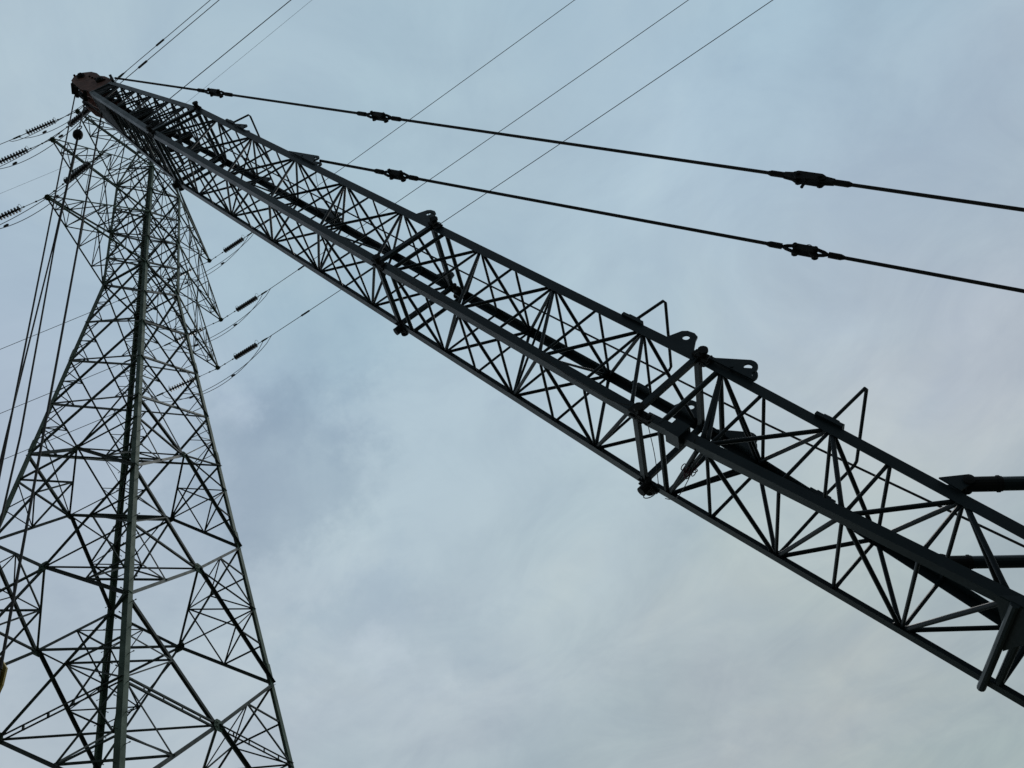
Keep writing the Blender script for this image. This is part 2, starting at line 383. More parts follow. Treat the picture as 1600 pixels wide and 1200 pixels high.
for c, n_, hx, s_ in gus:
    mb = MB(); v_ = V((0, 0, 1)); c = c-n_*.03
    mb.plate([c+hx*a_*s_+v_*b_*s_ for a_, b_ in ((-.55, -.15), (-.35, -.45), (.35, -.45), (.55, -.15), (.45, .3), (.2, .45), (-.2, .45), (-.45, .3))], n_, .018)
    for a_ in (-.35, -.18, .18, .35):
        for b_ in (-.2, .12): q = c+hx*a_*s_+v_*b_*s_; mb.tube(q-n_*.05, q+n_*.05, .016, 6)
    mb.build('gusset_plate', M_galv, tower)
# leg joint plates at the waist (arm roots)
for z in ZARM:
    for i in range(4):
        p = leg(i, z); mb = MB()
        for dj in (1, -1):
            d = (leg((i+dj) % 4, z)-p).normalized(); n_ = d.cross(V((0, 0, 1)))
            mb.plate([p+V((0, 0, .3)), p-V((0, 0, .3)), p+d*.22-V((0, 0, .2)), p+d*.27+V((0, 0, .08))], n_, .02)
        mb.build('gusset_plate', M_galv, tower)
# crossarms
nA = PSI-PI/4; dA = V((math.sin(nA), -math.cos(nA), 0)); lineR = V((math.cos(math.radians(-17.6)), math.sin(math.radians(-17.6)), 0))
lineL = V((math.cos(math.radians(180.2)), math.sin(math.radians(180.2)), 0))
TIPS = {}
for side, sg_, (ia, ib) in (('near', 1, (0, 3)), ('far', -1, (1, 2))):
    for k in range(3):
        tip = V((TC.x, TC.y, ZARM_TIP[k]))+dA*(ARM[k]*sg_); TIPS[(side, k)] = tip
        zl = ZARM[k]; zu = (49.0, ZARM[0], 41.002)[k]
        if k == 0: zu = 49.9
        arm = MB(); Pl = [leg(ia, zl), leg(ib, zl)]; Pu = [leg(ia, zu), leg(ib, zu)]; cen = ctr((zl+zu)/2)
        for P_ in Pl+Pu:
            e_ = tip+V((0, 0, .06 if P_ in Pu else -.02))
            d1 = (Pl[1]-Pl[0]) if P_ in (Pl[0], Pu[0]) else (Pl[0]-Pl[1]); d2 = V((0, 0, 1)) if P_ in Pl else V((0, 0, -1))
            arm.angle(P_, e_, d1, d2, .066, .01, -.03)
        ob = arm.build('crossarm', M_galv, tower)
        lc = MB(); ts = (.22, .45, .68, .86)
        for s_ in (0, 1):
            prev = Pu[s_]
            for t in ts:
                a_, b_ = Pl[s_].lerp(tip, t), Pu[s_].lerp(tip, t)
                brace_geo(lc, a_, b_, .04, V((0, 0, 1)))
            for t0, t1 in zip((0,)+ts, ts): brace_geo(lc, Pu[s_].lerp(tip, t0), Pl[s_].lerp(tip, t1), .035, dA) if t0 else brace_geo(lc, Pl[s_], Pu[s_].lerp(tip, t1), .04, dA)
        for Q in (Pl, Pu):
            for t0, t1 in zip((0,)+ts, ts):
                f_ = int(ts.index(t1)) % 2
                brace_geo(lc, Q[f_].lerp(tip, t0), Q[1-f_].lerp(tip, t1), .035, V((0, 0, 1))); brace_geo(lc, Q[0].lerp(tip, t1), Q[1].lerp(tip, t1), .035, V((0, 0, 1)))
        lc.build('lacing', M_brace, ob)
        tp = MB(); tp.plate([tip+lineR*a_+dA*sg_*b_ for a_, b_ in ((-.12, -.08), (-.12, .05), (0, .1), (.12, .05), (.12, -.08), (0, -.22))], V((0, 0, 1)), .03)
        tp.build('tip_plate', M_galv, ob)
# ---- insulator strings, conductors, jumpers
def sagline(p, d, s0, c, L_, n=60):
    return [p+d*t+V((0, 0, s0*t+c*t*t)) for t in [L_*(i/n)**1.6 for i in range(n+1)]]
NM = {('near', 0): 'top near crossarm', ('near', 1): 'middle near crossarm', ('near', 2): 'bottom near crossarm',
      ('far', 0): 'top right crossarm', ('far', 1): 'middle right crossarm', ('far', 2): 'bottom right crossarm'}
NM = {k: v.replace('near', 'left') for k, v in NM.items()}
for key, tip in TIPS.items():
    ends = {}
    for sp, d, s0, word in (('R', lineR, -.134, 'up-running wire'), ('L', lineL, -.016, 'left-running wire')):
        dd = (d+V((0, 0, s0))).normalized(); sag0 = -.18; di = (d+V((0, 0, s0-.05))).normalized()
        p0 = tip+di*.12; lk = 1.05; p1 = p0+di*lk; L_ = 1.5; p2 = p1+di*L_; p3 = p2+di*.75
        root = empty('insulator_string', p1)
        hw = MB(); hw.tube(p0, p0+di*.35, .016, 6); hw.tube(p0+di*.35, p1, .013, 6)
        for t in (0, .35, .9): hw.lathe(p0+di*t, di, [(-.05, .01), (-.03, .035), (.03, .035), (.05, .01)], 8)
        hw.build('yoke_link', M_galv, root)
        ds = MB(); nD = 11; prof = []
        for q in range(nD):
            z = L_*q/nD; h = L_/nD
            prof += [(z, .035), (z+h*.22, .045), (z+h*.36, .13), (z+h*.52, .132), (z+h*.6, .07), (z+h*.98, .035)]
        ds.lathe(p1, di, prof, 14); ds.build('insulator_discs', M_ins, root, smooth=False)
        sd_ = di.cross(V((0, 0, 1))).normalized(); upv = sd_.cross(di)
        for c in (p1+di*.02, p2-di*.02):
            hr = MB(); hr.path([c+(upv*math.cos(t)+sd_*math.sin(t)*.7)*.17+upv*.13 for t in [2*PI*i/12 for i in range(12)]], .008, 5, True)
            hr.tube(c-upv*.06, c+upv*.0, .012, 5); hr.build('arcing_horn', M_galv, root)
        cl = MB(); cl.tube(p2, p3, .018, 6); cl.lathe(p2+di*.3, di, [(0, .02), (.05, .045), (.35, .04), (.45, .02)], 8); cl.build('strain_clamp', M_galv, root)
        tag(root, f'brown insulator string on the {NM[key]}, holding its {word}', 'insulator', 'strain insulator strings on the pylon')
        ends[sp] = (p2+di*.45, di)
        wi = MB(); wi.path(sagline(p3, d, s0, .0006, 190), .0165, 5)
        wo = wi.build('power_line', M_wire, None, origin=p3)
        sl = MB(); c = p3+dd*(2.2 if sp == 'R' else 1.8); sl.tube(c, c+dd*.5, .045, 8); 
        tag(wo, f'thin dark conductor, the {word} of the {NM[key]}', 'power line', 'conductors strung from the pylon')
        sl.build('splice_sleeve', M_wire, wo)
    # twin jumper drooping under the arm tip
    (a_, _), (b_, _) = ends['L'], ends['R']; jm = MB(); a2 = a_+lineL*.5; b2 = b_+lineR*.55+V((0, 0, -.08))
    for off, dr in ((-.12, 1.55), (.14, 1.75)):
        aa, bb = (a_, b_) if off < 0 else (a2, b2)
        pts = [aa.lerp(bb, t)+V((0, 0, -dr*(4*t*(1-t))**.75))+dA*off*math.sin(PI*t) for t in [i/22 for i in range(23)]]
        jm.path(pts, .015, 5)
    m1 = a_.lerp(b_, .35)+V((0, 0, -1.5)); jo = jm.build('jumper_cable', M_wire, None, origin=a_)
    for t in (.3, .7):
        c = a_.lerp(b_, t)+V((0, 0, -1.65*(4*t*(1-t))**.75)); d_ = (b_-a_).normalized(); sp_ = MB(); sp_.lathe(c-d_*.12, d_, [(0, .02), (.05, .05), (.19, .05), (.24, .02)], 8); sp_.build('spacer', M_wire, jo)
    tag(jo, f'drooping twin jumper loop hanging beneath the {NM[key]}', 'jumper cable', 'jumper loops under the crossarms')
pk = V((TC.x, TC.y, ZTOP))
for d, s0, wd in ((lineR, -.11, 'rising to the top edge'), (lineL, -.03, 'falling to the left')):
    wi = MB(); wi.path(sagline(pk, d, s0, .0005, 190), .0075, 4); tag(wi.build('ground_wire', M_wire, None, origin=pk), f'faint earth wire from the pylon peak, {wd}', 'power line')

# ================================================================== crawler crane
BO = V((-6.2602, 10.5339, 26.6873)); BA = V((.4592, .0185, -.8882)).normalized(); BU = V((.8839, .0906, .4588)); BU = (BU-BA*BU.dot(BA)).normalized()
BV = BU.cross(BA); BV = BV if BV.y > 0 else -BV
HW, HV = .75, .8376
SGN = {'T': (1, -1), 'M': (-1, -1), 'B': (-1, 1), 'F': (1, 1)}
def hd(s):
    if s <= 0: t = -s/6.4; return HW*(1-.5*t), HV*(1-.4*t)
    if s <= 18.5: return HW, HV
    t = s-18.5; return HW-.0529*t, HV+.0207*t
def bp(c, s, ou=0, ov=0):
    a_, b_ = SGN[c]; hu, hv = hd(s); return BO+BA*s+BU*(a_*(hu+ou))+BV*(b_*(hv+ov))
def bl(s, u_, v_): return BO+BA*s+BU*u_+BV*v_
crane = empty('crawler_crane', V((8.5, 10.9, 0)))
tag(crane, 'dark blue-grey lattice boom crane with rusty red head, crossing in front of the pylon', 'crane')
J = [0, 11.5, 18.5]
FOOT = 28.2
FOOTP = bl(FOOT, 0, 0)
# -- sections: frame mesh as part, chords and pins as sub-parts
SEC = [('boom_tip_section', -6.4, 0), ('boom_insert_section', 0, 11.5), ('boom_insert_section', 11.5, 18.5), ('boom_base_section', 18.5, FOOT)]
CW = .185
secs = []
for nm, s0, s1 in SEC:
    fr = MB(); rr = .046
    def ring(s, r, box=False):
        for a_, b_ in (('T', 'M'), ('M', 'B'), ('B', 'F'), ('F', 'T')):
            if box: fr.box(bp(a_, s), bp(b_, s), .095, .085, BA)
            else: fr.tube(bp(a_, s), bp(b_, s), r, 10)
    if s0 > -6: ring(s0+.36, .045)
    else: ring(s0+.1, .05)
    so_ = fr.build(nm, M_boom, crane); secs.append(so_)
    if s1 < 20: fr = MB(); ring(s1-.1, .06, True); fr.build('end_frame', M_boom, so_)
    if nm == 'boom_base_section':
        for s_, r_, b_ in ((24.06, .05, False), (26.2, .06, False), (FOOT-.2, .08, False)): fr = MB(); ring(s_, r_, b_); fr.build('cross_frame', M_boom, so_)
        for n_, (a_, b_) in ((BU, ('M', 'B')), (BV, ('M', 'T'))):
            fr = MB(); fr.plate([bp(a_, 23.7, .08, .08), bp(a_, 24.55, .08, .08), bp(a_, 24.12, .07, .07).lerp(bp(b_, 24.05, .07, .07), .38), bp(a_, 23.98, .07, .07).lerp(bp(b_, 23.98, .07, .07), .5), bp(a_, 23.9, .07, .07).lerp(bp(b_, 23.93, .07, .07), .3)] if a_+b_ == 'MB' else [bp(a_, 23.75, .09, .09), bp(a_, 24.5, .09, .09), bp(a_, 24.4, .09, .09).lerp(bp(b_, 24.4), .16), bp(a_, 23.95, .09, .09).lerp(bp(b_, 23.95), .16)], n_, .03); fr.build('gusset_plate', M_boom, so_)
        for a_, b_ in (('M', 'B'),): fr = MB(); fr.tube(bp(a_, 23.92, .10, .1), bp(b_, 23.92, .09, .09), .055, 10); fr.build('cross_tube', M_boom, so_)
    for c in 'TMBF':
        a_, b_ = SGN[c]; w0 = {'T': .20, 'M': .165, 'B': .165, 'F': .15}[c]
        if nm == 'boom_base_section': w0 = {'T': .175, 'M': .155, 'B': .145, 'F': .15}[c]
        if s0 < -1: w0 *= .88
        mb = MB(); ou, ov = .345*w0, .25*w0; g0 = .10 if s0 > -6 else 0; g1 = .10 if s1 < 20 else 0
        mb.angle(bp(c, s0+g0, ou, ov), bp(c, s1-g1, ou, ov), -BU*a_, -BV*b_, w0, .016)
        mb.build('chord', M_boom, so_)
        if s1 < 20:    # clevis and pin joining to next section
            pn = MB(); cc = bp(c, s1, .02, .02); 
            for k in (-.05, .05): 
                q = cc+BV*(b_*k); pn.box(q-BA*.18, q+BA*.18, .03, .13, BV)
            q = cc; pn.box(q-BA*.02, q+BA*.22, .045, .12, BV)
            pn.tube(cc-BV*(b_*.14), cc+BV*(b_*.17), .062, 12); pn.tube(cc+BV*(b_*.15), cc+BV*(b_*.20), .085, 12)
            if c in 'B': pn.tube(cc-BU*.02, cc-BU*.20, .085, 12)
            pn.build('joint_pin', M_dark, so_)
# -- lacing
LC = []
def lac(c0, s0, c1, s1, r=.033): LC.append((bp(c0, s0), bp(c1, s1), r))
def stations(s0, s1, n):  # n bays
    return [s0+(s1-s0)*i/n for i in range(n+1)]
def lace_span(mf, tb, r):
    """mf: node stations on M and F chords; tb: stations on T and B chords between them"""
    for a_ in 'MF':
        for b_ in 'TB':
            for i, t in enumerate(tb):
                lac(b_, t, a_, mf[i]+.0, r); lac(b_, t, a_, mf[i+1], r)
                lac(b_, t, a_, t, r*.8)                    # post at the node
            for s in mf[1:-1]: lac(a_, s, b_, s, r*.8)
mf1 = [.35, 2.32, 4.62, 6.86, 9.1, 11.3]; tb1 = [1.32, 3.42, 5.72, 8.02, 10.32]
mf2 = [11.9, 14.0, 16.22, 18.3]; tb2 = [12.98, 15.1, 17.26]
mf3 = [19.6, 21.79, 23.85]; tb3 = [20.87, 22.8]
lace_span(mf1, tb1, .031); lace_span(mf2, tb2, .033); lace_span(mf3, tb3, .035)
for a_ in 'MF':
    for b_ in 'TB': lac(a_, 19.7, b_, 19.7, .03)
for a_ in 'MF':
    for b_ in 'TB': lac(b_, 18.9, a_, 19.6, .038); lac(a_, 19.7, b_, 18.9, .03); lac(b_, 25.0, a_, 23.9, .05); lac(b_, 25.0, a_, 26.2, .05)
mf0 = [-6.3, -5.0, -3.7, -2.4, -1.2, -.2]; tb0 = [-5.6, -4.3, -3.05, -1.8, -.7]
lace_span(mf0, tb0, .028)
for s in (3.4, 8.0, 15.1): lac('T', s, 'B', s, .024); lac('M', s+1.1, 'F', s+1.1, .024)   # body diagonals inside
LC.sort(key=lambda b: -((b[1]-b[0]).length/((b[0]+b[1])/2-EYE).length)*(1 if inview((b[0]+b[1])/2) else .01))
rest = MB()
def sec_of(p): 
    s = (p-BO).dot(BA); return secs[0 if s < 0 else 1 if s < 11.5 else 2 if s < 18.5 else 3]
for k, (p, q, r) in enumerate(LC):
    if k < 100: mb = MB(); mb.lace(p, q, r); mb.build('lacing_tube', M_lace, sec_of((p+q)/2), smooth=True)
    else: rest.lace(p, q, r, 6)
ro = rest.build('lacing', M_lace, crane); ro['kind'] = 'stuff'
ND = [(c, s) for c, l_ in (('T', tb1+tb2+tb3), ('B', tb1+tb2+tb3), ('M', mf1[1:-1]+mf2[1:-1]+mf3[:2]), ('F', mf1[1:-1]+mf2[1:-1]+mf3[:2])) for s in l_]
for c, s in ND:
    a_, b_ = SGN[c]; mb = MB()
    for ax_, n_, sg_ in ((BU, BV, a_), (BV, BU, b_)):
        p = bp(c, s, .0, .0)+n_*((b_ if ax_ is BU else a_)*.012); q = -ax_*sg_
        mb.plate([p-BA*.17, p+BA*.17, p+BA*.10+q*.12, p-BA*.10+q*.12], n_, .014)
    mb.build('node_gusset', M_boom, sec_of(p))
# reinforcing plates at the M/F nodes and solid web plates of the tip
for c, s in (('M', 19.2), ):
    mb = MB(); p = bp(c, s); mb.box(p-BA*.13, p+BA*.12, .27, .28, BV); mb.build('chord_sleeve', M_boom, secs[3])
pl = MB()
for (c0, c1) in (('M', 'B'), ('B', 'F')):
    n_ = BU if c0 == 'M' else BV; pl = MB()
    pl.plate([bp(c0, -6.4, .02, .02), bp(c1, -6.4, .02, .02), bp(c1, -4.3, .02, .02), mid(bp(c0, -4.9), bp(c1, -4.9), .45), bp(c0, -5.6, .02, .02)], n_, .02)
    pl.build('web_plate', M_dark, secs[0])
pl = MB()
pl.plate([bp('T', -6.4), bp('M', -6.4), bp('M', -5.7), bp('T', -5.9)], BV, .02)
pl.build('web_plate', M_dark, secs[0])
# inner cat-walk-like deflector plates and idler sheaves seen through the tip
def sheave(mb, c, r, t, ax):
    ax = ax.normalized(); mb.lathe(c-ax*t/2, ax, [(0, r*.25), (0, r*.95), (t*.12, r), (t*.3, r), (t*.5, r*.86), (t*.7, r), (t*.88, r), (t, r*.95), (t, r*.25)], 24)
for s, u_, r in ((-3.3, .1, .34), (-1.0, -.1, .26), (-.2, .15, .2)):
    for v_ in (-.22, .22):
        mb = MB(); sheave(mb, bl(s, u_, v_), r, .11, BV); mb.build('idler_sheave', M_dark, secs[0])
    mb = MB(); hv = hd(s)[1]; mb.tube(bl(s, u_, -hv), bl(s, u_, hv), .04, 10); mb.build('sheave_shaft', M_dark, secs[0])
mb = MB(); mb.plate([bl(-4.6, -.3, .35), bl(-4.6, .3, .35), bl(-2.6, .35, .4), bl(-2.2, -.2, .4)], BV, .02); mb.plate([bl(-5, -.28, -.3), bl(-4.9, -.28, .35), bl(-3.2, -.35, .3), bl(-3.4, -.35, -.1)], BU, .02)
mb.build('deflector_plate', M_dark, secs[0])
# -- boom head
hm = MB()
for v_, out_ in ((-.50, 1), (-.18, 0), (.18, 0), (.50, 1)):
    pts = [(-6.25, -.34), (-6.25, .38), (-6.75, .52), (-7.25, .50), (-7.5, .42), (-7.9, .46), (-8.3, .40), (-8.62, .18), (-8.66, -.12), (-8.35, -.36), (-7.9, -.40), (-7.2, -.46)] if out_ else [(-6.25, -.3), (-6.25, .3), (-7.2, .36), (-8.4, .3), (-8.4, -.3), (-7.2, -.36)]
    hm.plate([bl(s, u_, v_) for s, u_ in pts], BV, .035)
hm.plate([bl(s, u_, v_) for s, u_, v_ in ((-6.3, .42, -.5), (-6.3, .42, .5), (-7.2, .50, .5), (-7.2, .50, -.5))], BU, .03)
head = hm.build('boom_head', M_rust, crane)
for s, u_, r in ((-8.28, .0, .42), (-7.0, .22, .28)):
    for v_ in (-.36, 0, .34):
        mb = MB(); sheave(mb, bl(s, u_, v_), r, .12, BV); mb.build('sheave', M_dark, head)
    mb = MB(); mb.tube(bl(s, u_, -.64), bl(s, u_, .64), .07, 12); mb.tube(bl(s, u_, -.60), bl(s, u_, -.53), .14, 8); mb.tube(bl(s, u_, .53), bl(s, u_, .60), .14, 8); mb.build('sheave_pin', M_dark, head)
for k in range(7):
    mb = MB(); mb.lathe(bl(-6.9-.24*k, .36-.06*k+.06*math.sin(k*2.1), -.56), BV, [(0, .02), (.01, .04), (.04, .035), (.05, .015)], 8); mb.build('bolt', M_dark, head)
for s, u_ in ((-6.7, -.45), (-7.4, -.5), (-7.9, -.46)): mb = MB(); mb.box(bl(s, u_, -.55), bl(s-.1, u_-.13, -.2), .1, .06, BV); mb.build('rope_keeper', M_dark, head)
mb = MB(); mb.box(bl(-6.3, .45, -.53), bl(-6.9, .60, -.53), .14, .09, BV); mb.build('pendant_anchor', M_dark, head)
mb = MB(); mb.tube(bl(-8.7, -.1, -.55), bl(-8.7, -.1, .55), .04, 8); mb.build('keeper_bar', M_dark, head)
# -- lugs on the top chords
def lug(c, s, ln, h, hole, lean, double=False, mt=M_boom):
    mb = MB(); b_ = SGN[c][1]; hu, hv = hd(s); base = hu+.03
    for off in ((-.09, .09) if double else (0,)):
        v_ = b_*hv+off; hc = bl(s+lean, base+h, v_); R_ = hole*2.3
        if double: shp = [(-ln*.5, 0), (ln*.5, 0)]+[(lean+R_*math.cos(t), h+R_*math.sin(t)) for t in [-.9+i*2.8/8 for i in range(9)]]
        else: shp = [(-ln*.5, 0), (ln*.46, 0), (lean+R_*1.25, h+R_*.2), (lean+R_*1.0, h+R_*.85), (lean+R_*.35, h+R_*1.12), (lean-R_*.55, h+R_*1.0), (lean-R_*1.1, h+R_*.6)]
        mb.eyeplate([bl(s+p_, base+q_, v_) for p_, q_ in shp], hc, hole, BV, .035, 36)
    if double: mb.tube(bl(s, base+.05, b_*hv-.12), bl(s, base+.05, b_*hv+.12), .03, 8)
    so_ = sec_of(bl(s, 0, 0)); return mb.build('pendant_lug', mt, so_)
for c in 'TF':
    lug(c, 5.95, 1.15, .17, .045, .46, True); lug(c, 10.98, .60, .21, .056, -.02); lug(c, 17.99, .66, .23, .062, -.03); lug(c, 19.03, .84, .19, .066, .2, True); lug(c, 2.6, .6, .10, .035, .2, True)
# -- rope guard hoops above the top face
for s, h, lean in ((2.0, .67, .05), (16.95, .82, .1), (20.78, 1.0, .03)):
    hu, hv = hd(s); P_ = [bl(s, hu, -hv), bl(s+lean*.85, hu+h*.96, -hv), bl(s+lean, hu+h, -hv+.06), bl(s+lean, hu+h, hv-.06), bl(s+lean*.9, hu+h*.94, hv), bl(s, hu, hv)]
    mb = MB(); mb.path(P_, .028, 8); ho = mb.build('rope_guard_hoop', M_lace, crane)
    for v_ in (-hv, hv): mb = MB(); mb.box(bl(s-.22, hu+.08, v_), bl(s+.22, hu+.08, v_), .18, .06, BV); mb.box(bl(s-.12, hu+.12, v_), bl(s+.12, hu+.12, v_), .12, .06, BV); mb.build('clamp_plate', M_boom, ho)
# -- hoist rope along the boom and down to the hook block
hr = MB(); hr.path([bl(-7.0, .50, .02), bl(0, .60, .02), bl(11.0, .67, .03), bl(19.67, .856, .03), bl(23.5, 1.033, .02), bl(27.5, 1.25, 0)], .020, 6); hr.build('hoist_rope', M_rope, crane)
# -- pendants
def connector(p, q, style, par):
    d = (q-p).normalized(); Lc = (q-p).length; c = (p+q)/2; s_ = d.cross(V((0, 1, 0))).normalized(); v_ = s_.cross(d).normalized()
    root = None; pc = Lc*.13
    for sg_ in (-1, 1):
        e0 = c+d*(sg_*Lc*.5); e1 = c+d*(sg_*Lc*.30)
        mb = MB(); mb.tube(e0, e0-d*(sg_*.06), .036, 10, .056); mb.tube(e0-d*(sg_*.06), e1, .058, 12)
        if style == 0:
            for k in (-.035, .035): mb.prism(e1+v_*k, c+d*(sg_*pc)+v_*k, [(-.045, -.015), (.045, -.015), (.045, .015), (-.045, .015)], s_, [(-.085, -.018), (.085, -.018), (.085, .018), (-.085, .018)])
        else:    # wire rope eye closed round a thimble
            pts = [e1-d*(sg_*.0), e1-d*(sg_*Lc*.06)+s_*.04]+[c+d*(sg_*pc)+s_*.085*math.cos(t)-d*(sg_*.085*math.sin(t)) for t in [PI*i/8 for i in range(9)]]+[e1-d*(sg_*Lc*.06)-s_*.04]
            mb.path(pts, .034, 8, True)
        so_ = mb.build('rope_socket', M_dark, par) if root is None else mb.build('rope_socket', M_dark, root)
        root = root or so_
    for k in (-.065, .065):
        cc = c+v_*k; w_, l_ = (.095, pc+.10) if style == 0 else (.07, pc+.06); mb = MB()
        o_ = [cc+d*a_*l_+s_*b_*w_ for a_, b_ in ((-1, -.45), (-.72, -1), (.72, -1), (1, -.45), (1, .45), (.72, 1), (-.72, 1), (-1, .45))]
        mb.plate(o_, v_, .03); mb.build('link_plate', M_dark, root)
    for sg_ in (-1, 1):
        cc = c+d*(sg_*pc); mb = MB(); mb.tube(cc-v_*.12, cc+v_*.12, .042, 10); mb.tube(cc+v_*.105, cc+v_*.135, .065, 8); mb.build('link_pin', M_dark, root)
    mb = MB()
    if style == 0: mb.tube(c-d*.03, c-d*.03+(s_ if s_.z < 0 else -s_)*.27, .024, 8, .032)
    else: mb.path([c+d*.03+s_*.12+(d*math.cos(t)+s_*math.sin(t))*.055 for t in [2*PI*i/12 for i in range(12)]], .008, 5, True)
    mb.build('keeper', M_dark, root)
P1 = [V((-8.695, 9.969, 32.9)), (V((-5.644, 9.986, 29.067)), V((-4.495, 9.992, 27.623))), (V((-1.085, 10.01, 23.339)), V((-.053, 10.015, 22.042))), (V((6.063, 10.048, 14.359)), V((7.054, 10.053, 13.114))), V((9.6, 10.066, 9.915))]
P2 = [V((-2.32, 9.912, 21.449)), (V((-1.117, 10.04, 20.18)), V((-.199, 10.138, 19.212))), (V((5.429, 10.737, 13.277)), V((6.405, 10.84, 12.248))), V((9.1, 11.127, 9.406))]
for P_, styles in ((P1, (1, 1, 0)), (P2, (1, 1))):
    prev = P_[0]
    for (a_, b_), st in zip(P_[1:-1], styles):
        mb = MB(); mb.tube(prev, a_, .034, 8); o1 = mb.build('pendant_rope', M_rope, crane); connector(a_, b_, st, crane); prev = b_
    mb = MB(); mb.tube(prev, P_[-1], .034, 8); mb.build('pendant_rope', M_rope, crane)
# -- backstop struts
for c, a_, b_ in (('T', V((4.942, 10.098, 6.892)), V((5.545, 10.146, 6.640))), ('F', V((4.75, 11.935, 6.882)), V((5.753, 12.018, 6.489)))):
    d = (b_-a_).normalized(); e_ = a_+d*4.6; mb = MB(); mb.tube(a_+d*.12, a_+d*3.2, .092, 16); mb.tube(a_+d*3.2, e_, .06, 12)
    st = mb.build('backstop_strut', M_boom, crane)
    mb = MB(); mb.tube(a_-d*.04, a_+d*.40, .10, 16); mb.lathe(a_, BV, [(-.13, .03), (-.12, .075), (.12, .075), (.13, .03)], 12)
    for t in (.34, ): mb.tube(a_+d*t, a_+d*(t+.03), .112, 16)
    mb.build('clevis', M_dark, st)
    hu, hv = hd(22.5); b2_ = SGN[c][1]; mb = MB()
    for off in (-.09, .09):
        v_ = b2_*hv+off; mb.plate([bl(22.42, hu+.06, v_), bl(22.72, hu+.03, v_), a_-BV*a_.dot(BV)+BV*(bl(0, 0, v_).dot(BV))+d*.10-BU*.02, a_-BV*a_.dot(BV)+BV*(bl(0, 0, v_).dot(BV))+BU*.07-BA*.06], BV, .03)
    mb.build('bracket', M_boom, st)
# -- tie wires left dangling at the joints
for s, c in ((18.5, 'M'), (18.5, 'B'), (18.5, 'T'), (11.5, 'T')):
    for k in range(2):
        o_ = bp(c, s+.15*k, .06, .1); d1 = V((random.uniform(-1, 1), -.6, random.uniform(-1, .4))).normalized(); d2 = d1.cross(BA).normalized()
        tw = MB(); tw.path([o_+d1*(.13-.13*math.cos(t))+d2*.06*math.sin(t) for t in [2*PI*i/14 for i in range(14)]], .009, 5, True); tw.build('tie_wire', M_rope, crane)
def droop(p, q, dz, k=0): 
    return [p.lerp(q, t)+V((0, 0, -dz*4*t*(1-t)))+BV*(k*math.sin(3*PI*t)) for t in [i/16 for i in range(17)]]
for p_, q_, dz_, k_ in ((bp('M', 12.0, 0, .1), bp('M', 13.9, 0, .1), .22, .02), (bp('M', 16.3, 0, .1), bp('M', 18.3, 0, .1), .25, .02), (bp('M', 18.6, 0, .1), bp('B', 18.7, .02, 0), .12, .05), (bp('M', 19.5, 0, .1), bp('B', 18.9, .1, 0), .3, .05), (bp('T', 6.6), bl(7.4, .3, -.7), .12, .03)):
    tw = MB(); tw.path(droop(p_, q_, dz_, k_), .007, 5); tw.build('tie_wire', M_rope, crane)
ck = MB(); q0 = bp('M', 19.7, 0, .02).lerp(bp('B', 18.9), .45)
for k in range(6):
    d1 = V((random.uniform(-.6, .9), -.3, random.uniform(-1, -.1))).normalized(); d2 = d1.cross(V((0, 1, 0))).normalized(); l_ = random.uniform(.07, .13)
    ck.path([q0+d1*(l_-l_*math.cos(t))+d2*.04*math.sin(t) for t in [2*PI*i/12 for i in range(12)]], .008, 5, True)
for k in range(5): ck.path([q0+BA*(.05*k-.1)+(BU*math.cos(t)+BV*math.sin(t))*.055 for t in [2*PI*i/10 for i in range(10)]], .008, 5, True)
ck.build('lashing_cord', M_pink, crane)
# -- machine under and behind the boom (outside the picture to the right)
fx, fy, fz = FOOTP
dk = MB(); dk.box(V((fx-.6, 10.95, 1.55)), V((fx+4.2, 10.95, 1.55)), .35, 2.9, V((0, 0, 1))); dko = dk.build('deck', M_boom, crane)
for v_ in (-.95, .95):
    mb = MB(); yy = 10.95+v_; mb.plate([V((fx-.5, yy, 1.7)), V((fx+.6, yy, 1.7)), V((fx+.2, yy, fz+1.0)), V((fx-.2, yy, fz+1.0))], V((0, 1, 0)), .06); mb.build('foot_bracket', M_boom, crane)
mb = MB(); mb.box(V((fx+3.3, 10.95, 1.9)), V((fx+3.3, 10.95, 3.3)), 1.1, 2.9, V((1, 0, 0))); mb.box(V((fx+3.3, 10.95, 3.3)), V((fx+3.3, 10.95, 3.6)), .9, 2.5, V((1, 0, 0))); mb.build('counterweight', M_boom, crane)
mb = MB()
for v_ in (-.9, .9): 
    top = V((9.6, 10.066, 9.915)) if v_ < 0 else V((9.1, 11.127, 9.406)); mb.box(V((fx+1.0, 10.95+v_, 1.7)), top, .16, .16, V((1, 0, 0))); mb.box(V((fx+3.6, 10.95+v_, 1.7)), top, .12, .12, V((1, 0, 0)))
mb.tube(V((9.68, 9.89, 10.0)), V((9.02, 11.30, 9.32)), .12, 12); mb.build('gantry', M_boom, crane)
mb = MB(); cx_, cy_ = fx+.2, 9.0; prof = [(cx_-.9, 1.75), (cx_+.8, 1.75), (cx_+.8, 3.3), (cx_-.35, 3.3), (cx_-.9, 2.5)]
mb.plate([V((a_, cy_, b_)) for a_, b_ in prof], V((0, 1, 0)), 1.0); cab = mb.build('cab', M_boom, crane)
mb = MB(); mb.plate([V((cx_-.75, cy_-.51, 2.3)), V((cx_+.3, cy_-.51, 2.3)), V((cx_+.3, cy_-.51, 3.15)), V((cx_-.3, cy_-.51, 3.15))], V((0, 1, 0)), .02); mb.build('window', M_glass, cab)
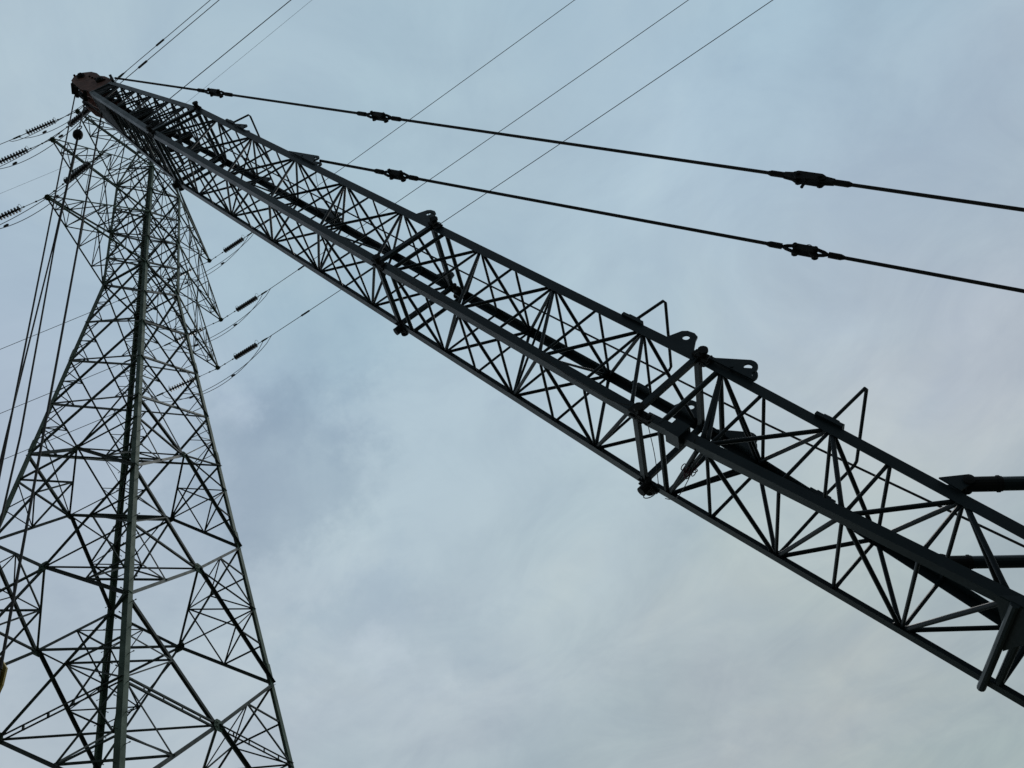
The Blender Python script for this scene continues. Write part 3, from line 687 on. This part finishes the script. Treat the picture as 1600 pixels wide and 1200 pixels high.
for v_ in (-1.75, 1.75):
    mb = MB(); yy = 10.95+v_; x0, x1 = fx-1.6, fx+4.0; o_ = [V((x0+.45+.45*math.cos(t), yy, .5+.45*math.sin(t))) for t in [PI/2+i*PI/8 for i in range(9)]]+[V((x1-.45+.45*math.cos(t), yy, .5+.45*math.sin(t))) for t in [-PI/2+i*PI/8 for i in range(9)]]
    mb.plate(o_, V((0, 1, 0)), .7)
    for k in range(20): xx = x0+.4+k*(x1-x0-.8)/19; mb.box(V((xx-.1, yy, .97)), V((xx+.1, yy, .97)), .05, .8, V((0, 0, 1)))
    mb.build('crawler_track', M_rub, crane)
mb = MB(); mb.lathe(V((fx+1.2, 10.95, .3)), V((0, 0, 1)), [(0, 1.2), (.6, 1.2), (.62, .9), (1.1, .9)], 24); mb.build('car_body', M_rub, crane)

# ================================================================== hanging gear
hx, hy = -9.37, 10.4
HB = V((hx-.40, hy, 10.42))
mb = MB(); mb.path([bl(-8.2, -.42, 0).lerp(V((hx, hy, 31.5)), t) for t in (0, 1)]+[V((hx+.01, hy, 25)), V((hx, hy, 18)), V((hx-.01, hy, 10.45))], .027, 6); mb.build('fall_rope', M_rope, crane)
mb = MB(); mb.path([bl(-8.2, -.42, -.2), V((hx-.66, hy-.1, 10.5))], .022, 6); mb.build('fall_rope', M_rope, crane)
hk = MB()
for k in (-.17, .17):
    c = HB+V((0, k, 0)); hk.plate([c+V((a_, 0, b_)) for a_, b_ in ((-.22, -.5), (.22, -.5), (.34, -.15), (.36, .15), (.2, .42), (-.2, .42), (-.36, .15), (-.34, -.15))], V((0, 1, 0)), .04)
hook = hk.build('hook_block', M_yel, None, origin=HB)
mb = MB(); sheave(mb, HB+V((0, 0, .05)), .34, .2, V((0, 1, 0))); mb.tube(HB+V((0, -.24, .05)), HB+V((0, .24, .05)), .07, 12); mb.build('sheave', M_dark, hook)
mb = MB(); mb.path([HB+V((0, 0, -.45)), HB+V((0, 0, -.7)), HB+V((.12, 0, -.85)), HB+V((.17, 0, -1.02)), HB+V((.08, 0, -1.18)), HB+V((-.08, 0, -1.18)), HB+V((-.17, 0, -1.02))], .055, 8); mb.build('hook', M_dark, hook)
tag(hook, 'yellow and black crane hook block hanging at the left edge in front of the pylon', 'hook block')
bx = -10.14
mb = MB(); mb.lathe(V((bx, 10.4, 30.36)), V((0, 0, 1)), [(0, .04), (.03, .12), (.12, .155), (.26, .155), (.36, .12), (.42, .04), (.56, .03)], 16); ball = mb.build('weight_ball', M_dark, None, origin=V((bx, 10.4, 30.7)))
mb = MB(); mb.path([V((bx, 10.4, 31.06))+V((math.cos(t)*.09, 0, math.sin(t)*.13)) for t in [2*PI*i/12 for i in range(12)]], .018, 6, True); mb.build('shackle', M_dark, ball)
tag(ball, 'small round dark weight hanging just below the boom head', 'weight')
mb = MB(); mb.path([bl(-8.6, -.3, -.25), V((bx, 10.4, 33.2)), V((bx, 10.4, 31.15))], .02, 6); mb.build('weight_rope', M_rope, crane)
def tagline(pts, r, lab):
    mb = MB(); mb.path(pts, r, 6); return tag(mb.build('tag_line', M_rope, None, origin=pts[0]), lab, 'rope', 'ropes hanging under the boom head')
tagline([V((bx, 10.4, 30.4)), V((-10.151, 10.4, 23.86)), V((-10.281, 10.4, 16.37)), V((-10.33, 10.4, 8))], .02, 'leftmost slack rope hanging from the dark weight below the boom head')
tagline([V((bx+.02, 10.42, 30.4)), V((-10.13, 10.42, 23.86)), V((-9.93, 10.4, 16.2)), V((-9.98, 10.4, 13.2)), V((-9.95, 10.4, 8))], .022, 'kinked slack rope hanging between the leftmost rope and the hook rope')

for ob in list(bpy.data.objects):
    if '_w' in ob.keys(): del ob['_w']
